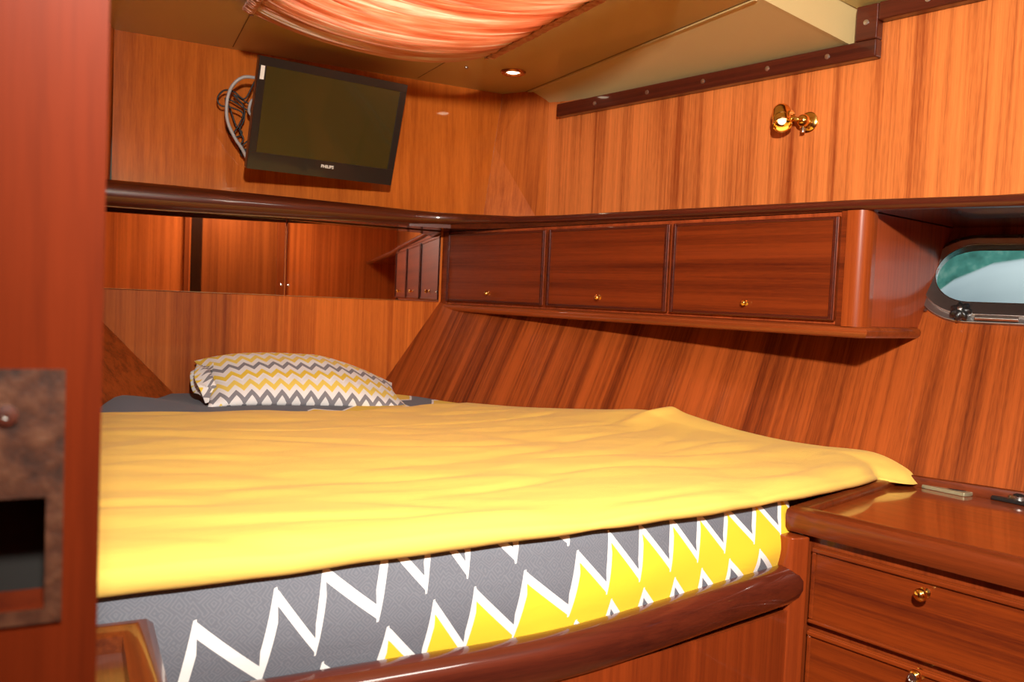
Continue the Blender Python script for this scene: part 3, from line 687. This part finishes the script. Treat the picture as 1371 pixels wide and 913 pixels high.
mt = tag(obj('mattress', bm, [SHEET, SHEETTOP], smooth=70, loc=(.7, 2, MBt-.02)), 'thick mattress in a grey, white and yellow chevron fitted sheet on the bed base', 'mattress')

# ------------------------------------------------------------------ bed base: board, curved lee board, corner post
bed = thing('bed_base', 'built-in wooden bed base with a rounded dark mahogany lee board along its foot', 'bed', (.7, 1.25, -1.28))
def rail_y(x): return front_y(x)-.028+(-.00)
xr_ = [-.42+(1.328+.42)*i/70 for i in range(71)]
bm = BM()
path = [(x, rail_y(x), -.566+.022*smooth01((x-.55)/.6)) for x in xr_]
prof = [(-.026, .018), (-.022, .026), (-.010, .031), (.004, .031), (.016, .026), (.025, .016), (.029, .002), (.029, -.016), (.026, -.030), (.018, -.041), (.006, -.046), (-.026, -.046)]
sweep(bm, path, prof); obj('lee_board', bm, W_RAIL, bed, smooth=60)
bm = BM(); xr_ = xr_+[1.348]; n = len(xr_)
a = [bm.verts.new((x, rail_y(min(x, 1.33))-.014, -.60)) for x in xr_]; c_ = [bm.verts.new((x, rail_y(min(x, 1.33))-.014, -1.28)) for x in xr_]
a2 = [bm.verts.new((x, rail_y(min(x, 1.33))+.006, -.60)) for x in xr_]; c2 = [bm.verts.new((x, rail_y(min(x, 1.33))+.006, -1.28)) for x in xr_]
for i in range(n-1):
    bm.faces.new((a[i], c_[i], c_[i+1], a[i+1])); bm.faces.new((a2[i], a2[i+1], c2[i+1], c2[i])); bm.faces.new((a[i], a[i+1], a2[i+1], a2[i])); bm.faces.new((c_[i], c2[i], c2[i+1], c_[i+1]))
bm.faces.new((a[0], a2[0], c2[0], c_[0])); bm.faces.new((a[-1], c_[-1], c2[-1], a2[-1]))
obj('front_panel', bm, W_PANEL, bed, smooth=60)
bm = BM(); prism(bm, [(-.42, 1.25, -.60), (1.30, 1.33, -.60), (1.60, 1.40, -.60), (hull_x(1.45, -.6)-.03, 1.45, -.60), (hull_x(3.13, -.6)-.03, 3.13, -.60), (.45, 3.13, -.60), (-.30, 1.6, -.6)], (0, 0, .018)); obj('mattress_board', bm, W_PANEL, bed)
bm = BM()   # rounded corner post beside the drawers
pp = [(1.290, 1.285, -1.25), (1.287, 1.252, -1.25), (1.293, 1.240, -1.25), (1.305, 1.235, -1.25), (1.332, 1.232, -1.25), (1.338, 1.238, -1.25), (1.338, 1.285, -1.25)]
prism(bm, pp, (0, 0, .798)); obj('corner_post', bm, W_PANEL, bed, bevel=.005, seg=3)

# ------------------------------------------------------------------ bedside drawers
ns = thing('bedside_cabinet', 'built-in wooden bedside cabinet with brass knobbed drawers beside the bed', 'cabinet', (1.5, 1.0, -1.28))
NP0 = V((1.345, 1.25, 0)); yE = .30; qE = (1.25-.32)/D1.y
def NF(q, z, off=0): return NP0-D1*q+N1*off+V((0, 0, z))      # on the drawer fronts, q metres from the bed
def hx(y, z): return hull_x(y, z)-.006
def nring(z): e = NF(qE, z); return [NF(0, z), V((hx(1.405, z), 1.405, z)), V((hx(e.y, z), e.y, z)), e]
bm = BM(); a = [bm.verts.new(p) for p in nring(-.448)]; c_ = [bm.verts.new(p) for p in nring(-.80)]; bm.faces.new(a); bm.faces.new(c_[::-1])
for i in range(4): bm.faces.new((a[i], c_[i], c_[(i+1) % 4], a[(i+1) % 4]))
obox(bm, NF(0, -1.28), -D1*qE, -N1*.03, (0, 0, .48))
obj('carcass', bm, wood('sapele_carcass', (.20, .032, .006, 1), (.10, .014, .003, 1), (0, 0, 1), (0, 1, 0), 1.2, .8, seed=33), ns, bevel=.003)
# top board with raised fiddle rim
zT0 = -.449; Pc = V((1.322, 1.270, 0)); e = Pc-D1*(qE+.02)
bm = BM(); TP = [Pc, V((hx(1.432, -.43), 1.432, 0)), V((hx(e.y, -.43), e.y, 0)), e]
prism(bm, [p+V((0, 0, zT0)) for p in TP], (0, 0, .036)); obj('top_board', bm, W_TOP, ns, bevel=.003)
bm = BM()
prof = [(-.024, -.004), (-.0235, .009), (-.020, .0125), (-.004, .014), (.005, .012), (.010, .006), (.011, -.002), (.0105, -.030), (.007, -.037), (-.008, -.040)]
sweep(bm, [V((hx(1.435, -.41)-.004, 1.437, -.410)), Pc+V((0, 0, -.410)), e+V((0, 0, -.410))], prof)
obj('fiddle_rim', bm, W_RIM, ns, smooth=50)
def nbox(bm, q0, q1, z0_, z1_, o0, o1): return obox(bm, NF(q0, z0_, o0), -D1*(q1-q0), N1*(o1-o0), (0, 0, z1_-z0_))
for c, (q0, q1) in enumerate(((.018, .470), (.490, .930))):
    for i, (za, zb2, kz) in enumerate(((-.626, -.470, -.500), (-.796, -.640, -.650))):
        bm = BM(); nbox(bm, q0, q1, za, zb2, 0, .010); d = obj('drawer', bm, W_NIGHT, ns, bevel=.003)
        bm = BM()
        nbox(bm, q0+.001, q1-.001, zb2-.011, zb2-.001, .009, .0165); nbox(bm, q0+.001, q1-.001, za+.001, za+.009, .009, .0165)
        nbox(bm, q0+.001, q0+.010, za+.009, zb2-.011, .009, .015); nbox(bm, q1-.010, q1-.001, za+.009, zb2-.011, .009, .015)
        obj('edge_bead', bm, W_NIGHT, d, bevel=.003, seg=3)
        if c: continue
        bm = BM(); knob_bm(bm, NF(.243, kz, .010), N1, 1.15); kn = obj('knob', bm, BRASS, d, smooth=30)
        if i == 1:
            bm = BM(); lathe(bm, [(.0085, .0), (.0085, .003), (.006, .0035), (.005, .002), (0, .002)], NF(.243, kz, .041), N1, 20); o = obj('push_button', bm, STEEL, kn, smooth=30); o['label'] = 'steel push button in the knob'

bm = BM(); y0_, y1_ = 1.425, yE
sweep(bm, [V((hx(y0_, -.40)-.010, y0_, -.404)), V((hx(y1_, -.40)-.010, y1_, -.404))], [(.007, -.012), (.009, .008), (.006, .016), (-.003, .018), (-.003, -.012)])
obj('back_rim', bm, W_RIM, ns, smooth=50)
# brass latch plate and black socket lying on the top board
def plate(name, c, d, w, h, th, mat):
    pass
zT = -.413
pd = (V((1.855, 1.262, 0))-V((1.835, 1.385, 0))).normalized(); ps = V((0, 0, 1)).cross(pd)
lp = thing('latch_plate', 'tarnished brass latch plate with a finger slot on the bedside top', 'latch', (1.855, 1.33, zT))
pc = V((1.872, 1.325, zT)); hl, hr = .062, .027
ptsP = []
for k in range(13): a = PI/2+PI*k/12; ptsP.append(pc+pd*(-hl+hr)+(pd*math.cos(a)+ps*math.sin(a))*hr)
for k in range(4): a = -PI/2+PI*k/3; ptsP.append(pc+pd*(hl-.006)+(pd*math.cos(a)*.006+ps*math.sin(a)*hr))
bm = BM(); prism(bm, ptsP, (0, 0, .009)); obj('plate', bm, BRASS_OLD, lp, bevel=.002)
bm = BM(); prism(bm, [pc+pd*(.026+.022*math.cos(2*PI*k/24))+ps*.016*math.sin(2*PI*k/24)+V((0, 0, .0085)) for k in range(24)], (0, 0, .0012)); obj('slot', bm, BLACKR, lp)
bm = BM(); lathe(bm, [(.012, 0), (.012, .002), (.008, .004), (0, .0045)], pc-pd*.028+V((0, 0, .009)), (0, 0, 1), 20); obj('button', bm, BRASS, lp, smooth=40)
sw = thing('power_socket', 'square black socket with a round centre at the right of the bedside top', 'socket', (1.94, 1.16, zT))
pc = V((1.935, 1.185, zT)); bm = BM(); obox(bm, pc-pd*.048-ps*.034, pd*.096, ps*.068, (0, 0, .010)); obj('faceplate', bm, BLACK, sw, bevel=.003)
bm = BM(); lathe(bm, [(.025, 0), (.025, .006), (.021, .008), (.019, .004), (0, .004)], pc+V((0, 0, .010)), (0, 0, 1), 30); obj('socket_ring', bm, STEEL, sw, smooth=30)
bm = BM(); lathe(bm, [(.018, 0), (.018, .004), (.012, .008), (0, .009)], pc+V((0, 0, .0141)), (0, 0, 1), 24); obj('socket_cap', bm, BLACK, sw, smooth=40)

# ------------------------------------------------------------------ yellow duvet
FR = [(-.32, 1.180), (.04, 1.182), (.3, 1.182), (.52, 1.182), (.8, 1.188), (1.0, 1.212), (1.32, 1.275), (1.55, 1.335), (1.68, 1.378), (1.735, 1.405), (1.76, 1.385), (1.80, 1.362), (1.832, 1.365)]
BK = [(-.38, 2.62), (.10, 2.63), (.45, 2.62), (.56, 2.575), (.72, 2.56), (.80, 2.60), (.95, 2.68), (1.10, 2.72), (1.22, 2.75)]
RG = [(1.842, 1.375, -.392), (1.855, 1.415, -.376), (1.838, 1.505, -.35), (1.779, 1.625, -.352), (1.735, 1.72, -.350), (1.70, 1.815, -.343), (1.672, 1.88, -.334), (1.636, 2.00, -.316), (1.615, 2.05, -.300), (1.598, 2.085, -.318), (1.56, 2.16, -.322), (1.496, 2.277, -.337), (1.362, 2.527, -.360), (1.25, 2.72, -.368)]
def arc(pts, t):
    P = [V(p) for p in pts]; L = [0]
    for a, c in zip(P, P[1:]): L.append(L[-1]+(c-a).length)
    d = t*L[-1]
    for i in range(len(P)-1):
        if d <= L[i+1] or i == len(P)-2:
            q = (d-L[i])/(L[i+1]-L[i]); return P[i].lerp(P[i+1], min(1, max(0, q)))
def smooth_poly(pts, k=6): return spline(pts, k)
FRs = smooth_poly([(x, y, 0) for x, y in FR]); BKs = smooth_poly([(x, y, 0) for x, y in BK]); RGs = smooth_poly([(x-.006, y, z) for x, y, z in RG]); LFs = [V((-.32, 1.18, 0)), V((-.38, 2.62, 0))]
NS, NT = 200, 150
bm = BM(); grid = []
c00, c10, c01, c11 = arc(FRs, 0), arc(FRs, 1), arc(BKs, 0), arc(BKs, 1)
def zsurf(x, y, s, t):
    n1 = noise.noise(V((x*1.6+3, y*3.4, 1.3))); n2 = noise.noise(V((x*4.5+y*1.5, y*13, 4.1))); n3 = noise.noise(V((x*10, y*30+x*6, 7.7)))
    z = -.350+.009*n1+.0042*n2+.0012*n3
    r1 = abs(noise.noise(V((x*2.2+y*.5, y*7+.8*math.sin(x*2), 9.3)))); z -= .006*max(0, .25-r1)/.25
    z += .0007*math.sin(y*38+2.5*math.sin(x*2.3))*smooth01((y-1.3)*3)
    return z
FT = .024
for j in range(NT+1):
    t = j/NT; row = []
    tt = t
    Rp = arc(RGs, tt); Lp = arc(LFs, tt)
    for i in range(NS+1):
        s = i/NS; Fp = arc(FRs, s); Bp = arc(BKs, s)
        P = Fp*(1-tt)+Bp*tt+Lp*(1-s)+V((Rp.x, Rp.y, 0))*s-(c00*(1-s)*(1-tt)+c10*s*(1-tt)+c01*(1-s)*tt+c11*s*tt)
        z = zsurf(P.x, P.y, s, tt)
        d = max(0, V((Rp.x-P.x, Rp.y-P.y, 0)).length)
        bl = 1-smooth01(d/.22); zr = Rp.z
        z = z*(1-bl)+zr*bl
        # thin at the far edge, so it lies on the sheet
        z -= .014*(1-smooth01((1-tt)/.06))*(1-bl)
        # rounded front shoulder
        df = tt*1.45
        if df < .05: z -= .012*(1-df/.05)**2
        row.append(V((P.x, P.y, z)))
    grid.append(row)
rows = []
ny = []
for i in range(NS+1):      # front roll
    p = grid[0][i]; q = grid[3][i]; s = i/NS
    a = grid[0][max(i-1, 0)]; c_ = grid[0][min(i+1, NS)]; tang = V((c_.x-a.x, c_.y-a.y, 0)).normalized(); out = V((tang.y, -tang.x, 0))
    zbm = lut(p.x, [(-.3, -.405), (.2, -.399), (.52, -.388), (.8, -.380), (1.0, -.383), (1.32, -.388), (1.69, -.394), (1.75, -.400), (1.9, -.410)])
    zbm += .003*noise.noise(V((p.x*9, 0, 2)))
    hgt = p.z-zbm; r = hgt/2; cen = V((p.x, p.y, (p.z+zbm)/2)); lst = []
    for k in range(1, 9):
        a_ = PI/2-PI*k/8; lst.append(cen+out*(min(r, .012)*math.cos(a_))+V((0, 0, r*math.sin(a_))))
    e = V((p.x, p.y, zbm))
    lst.append(e-out*.03+V((0, 0, .003))); lst.append(e-out*.06+V((0, 0, .010)))
    ny.append(lst)
for k in range(10, 0, -1): rows.append([ny[i][k-1] for i in range(NS+1)])
rows += grid
rows.append([grid[-1][i]+V((0, .006, -.006)) for i in range(NS+1)]); rows.append([grid[-1][i]+V((0, .004, -.014)) for i in range(NS+1)]); rows.append([grid[-1][i]+V((0, -.03, -.012)) for i in range(NS+1)])
vv = [[bm.verts.new(p) for p in r_] for r_ in rows]
for a, c_ in zip(vv, vv[1:]):
    for i in range(NS): bm.faces.new((a[i], a[i+1], c_[i+1], c_[i]))
dv = tag(obj('duvet', bm, YELLOW, smooth=80, loc=(.7, 1.9, -.37)), 'plain yellow duvet spread over most of the bed', 'duvet')

# ------------------------------------------------------------------ pillow
PC = V((.722, 2.905, -.312)); pl, pw, ph = .338, .20, .066
bm = BM(); uvl = bm.loops.layers.uv.new('UVMap'); NU, NV = 70, 48
def pil(u, v, sgn):
    e = max(0, (1-abs(u)**2.6))*max(0, (1-abs(v)**2.4)); hgt = ph*e**.5
    pin = 1-.10*(1-abs(u)**2)*abs(v)**3*0-.07*(1-v*v)*abs(u)**4
    tp_ = max(0, (u-.15)/.85)
    hgt *= 1-.62*tp_**1.3; v_ = v*(1-.35*tp_**1.6)-.25*tp_**1.6
    x = u*pl*pin; y = v_*pw*(1-.06*(1-u*u)*abs(v)**6)
    wob = .006*noise.noise(V((u*2.5, v*2.5, sgn*3)))*e
    z = sgn*hgt*(1 if sgn > 0 else .55)+wob
    z += -.020*abs(u)**3
    ear = abs(u)**8*abs(v)**8
    return x, y, z
rot = Matrix.Rotation(math.radians(-1), 3, 'Z') @ Matrix.Rotation(math.radians(16), 3, 'X') @ Matrix.Rotation(math.radians(3.0), 3, 'Y')
def mk(sgn):
    g = []
    for i in range(NU+1):
        r_ = []
        for j in range(NV+1):
            u = -1+2*i/NU; v = -1+2*j/NV; u = math.sin(u*PI/2)*.6+u*.4; v = math.sin(v*PI/2)*.6+v*.4
            x, y, z = pil(u, v, sgn); r_.append((bm.verts.new(PC+rot @ V((x, y, z))), (x, (y+z*.8)*1.0 if sgn > 0 else y)))
        g.append(r_)
    for i in range(NU):
        for j in range(NV):
            q = [g[i][j], g[i+1][j], g[i+1][j+1], g[i][j+1]]; f = bm.faces.new([a[0] for a in q])
            for l, a in zip(f.loops, q): l[uvl].uv = a[1]
mk(1); mk(-1); bmesh.ops.remove_doubles(bm, verts=bm.verts[:], dist=1e-4)
pw_ = thing('pillow', 'pillow in a small yellow, white and grey chevron case at the bed head', 'pillow', (PC.x, PC.y, -.375))
obj('pillow_body', bm, PILLOW, pw_, smooth=80)
bm = BM(); uvl = bm.loops.layers.uv.new('UVMap')   # open end of the case, crumpled at the left
L = []
for k in range(12):
    t = k/11; ring_ = []
    for q in range(33):
        a = 2*PI*q/32; sc = .9+.25*t+.10*math.sin(a*3+t*4); ht = .040*(1-.25*t)
        p = V((-.300-.050*t+.012*math.sin(a*2+1), math.cos(a)*.12*sc+.01*math.sin(a*5), math.sin(a)*ht*sc*.75-.004-.012*t+.006*math.sin(a*4+t*5)))
        ring_.append((bm.verts.new(PC+rot @ p), (p.y*1.1+t*.05, p.x*1.2+a*.004)))
    L.append(ring_)
for a, c_ in zip(L, L[1:]):
    for q in range(32):
        qd = [a[q], a[q+1], c_[q+1], c_[q]]; f = bm.faces.new([z_[0] for z_ in qd])
        for l, z_ in zip(f.loops, qd): l[uvl].uv = z_[1]
o = obj('case_flap', bm, PILLOW, pw_, smooth=80); o['label'] = 'open crumpled end of the pillowcase'; sd = o.modifiers.new('thick', 'SOLIDIFY'); sd.thickness = .002

# ------------------------------------------------------------------ bench corner at lower left
bn = thing('step_locker', 'low wooden step locker with rounded edge rail at the lower left bed corner', 'cabinet', (0, 1.0, -1.28))
bm = BM(); wbox(bm, -.35, .085, .75, 1.135, -1.28, -.445); obj('carcass', bm, W_BENCH, bn, bevel=.003)
bm = BM(); prof = [(-.020, -.03), (.016, -.034), (.020, -.018), (.019, .004), (.010, .014), (-.006, .014), (-.018, .006)]
sweep(bm, [(.083, .75, -.432), (.083, 1.128, -.432), (-.35, 1.128, -.432)], [(a_, z_) for a_, z_ in prof]); obj('edge_rail', bm, W_BENCH, bn, smooth=50)

# ------------------------------------------------------------------ open door seen edge-on at the far left, with its lock
dr = bpy.data.objects.new('door_1', None); COL.objects.link(dr); dr.location = (-.03, .56, -1.28); dr['kind'] = 'structure'
bm = BM()
DX0, DX1, DY = -.075, .0185, .56
# slab with a mortise cut in the edge
mx0, mx1, mz0, mz1 = -.060, -.0095, -.192, -.126
wbox(bm, DX0, DX1, DY, .95, mz1, .70); wbox(bm, DX0, DX1, DY, .95, -1.27, mz0); wbox(bm, mx1, DX1, DY, .95, mz0, mz1); wbox(bm, DX0, mx0, DY, .95, mz0, mz1); wbox(bm, mx0, mx1, .60, .95, mz0, mz1)
bmesh.ops.remove_doubles(bm, verts=bm.verts[:], dist=1e-5)
obj('door_leaf', bm, W_FDOOR, dr)
bm = BM()
px0, px1, pz0, pz1 = -.068, -.0005, -.200, -.052
wbox(bm, px0, px1, DY-.0022, DY, mz1, pz1); wbox(bm, px0, px1, DY-.0022, DY, pz0, mz0); wbox(bm, mx1, px1, DY-.0022, DY, mz0, mz1); wbox(bm, px0, mx0, DY-.0022, DY, mz0, mz1)
lk = obj('lock_plate', bm, RUST, dr); lk['label'] = 'corroded brown lock plate with a dark latch hole'
bm = BM(); wbox(bm, mx0, mx1, .598, .5995, mz0, mz1); obj('latch_recess', bm, DARK, lk)
bm = BM(); lathe(bm, [(.006, 0), (.006, .0015), (.002, .002), (.0015, .001), (0, .001)], (-.030, DY-.0022, -.078), (0, -1, 0), 16); obj('screw', bm, STEEL, lk, smooth=40)

# ------------------------------------------------------------------ outside, seen through the porthole
bm = BM(); prism(bm, [(-60, -60, -2.2), (60, -60, -2.2), (60, 60, -2.2), (-60, 60, -2.2)], (0, 0, -.1))
o = struct('water', bm, simple('harbour_water', (.03, .13, .13, 1), .15, bump=.6, bscale=6))
mb = thing('moored_boat', 'white boat moored alongside, seen bright through the porthole', 'boat', (6.5, 4.2, -2.2))
bm = BM(); n = 24; rings = []
bd = V((.30, -.95, 0)).normalized(); bs = V((-.95, -.30, 0)).normalized(); bc = V((6.36, 4.88, 0))+bd*3.4
for i in range(n+1):
    t = -1+2*i/n; wd = 1.1*(1-abs(t)**2.6)+.02; h = .50-.42*max(0, (-t-.72)/.28)**2.4
    ring_ = []
    for k in range(13):
        a = PI*k/12; ring_.append(bm.verts.new(bc+bd*(t*3.4)+bs*(wd*math.cos(a))+V((0, 0, -2.1+(1-abs(math.cos(a))**3)*0 + (2.1+h)*(math.sin(a)**.35)))))
    rings.append(ring_)
for a, c_ in zip(rings, rings[1:]):
    for k in range(12): bm.faces.new((a[k], a[k+1], c_[k+1], c_[k]))
    bm.faces.new((a[12], a[0], c_[0], c_[12]))
obj('hull', bm, simple('white_gelcoat', (.85, .87, .88, 1), .25, coat=.4), mb, smooth=60)
bm = BM(); g = []
tm, nt, b = newmat('shore_trees'); tc = N(nt, 'ShaderNodeTexCoord').outputs['Object']
nt.links.new(ramp(nt, noise_tex(nt, tc, 1.3, 6, .7), [(.35, (.02, .10, .08, 1)), (.52, (.06, .22, .18, 1)), (.64, (.22, .36, .30, 1)), (.74, (.8, .85, .8, 1))]), b.inputs['Base Color']); b.inputs['Roughness'].default_value = .9
for i in range(61):
    a = math.radians(-10+100*i/60); r_ = 22+2*noise.noise(V((i*.3, 0, 0))); row = []
    for k in range(13):
        q = k/12; row.append(bm.verts.new((r_*math.cos(a)+q*3*math.cos(a)+.6*noise.noise(V((i*.5, k*.5, 0))), r_*math.sin(a)+q*3*math.sin(a), -2.3+q*(10+1.5*noise.noise(V((i*.4, 5, 0)))))))
    g.append(row)
for a, c_ in zip(g, g[1:]):
    for k in range(12): bm.faces.new((a[k], a[k+1], c_[k+1], c_[k]))
o = struct('shore', bm, tm, smooth=80)
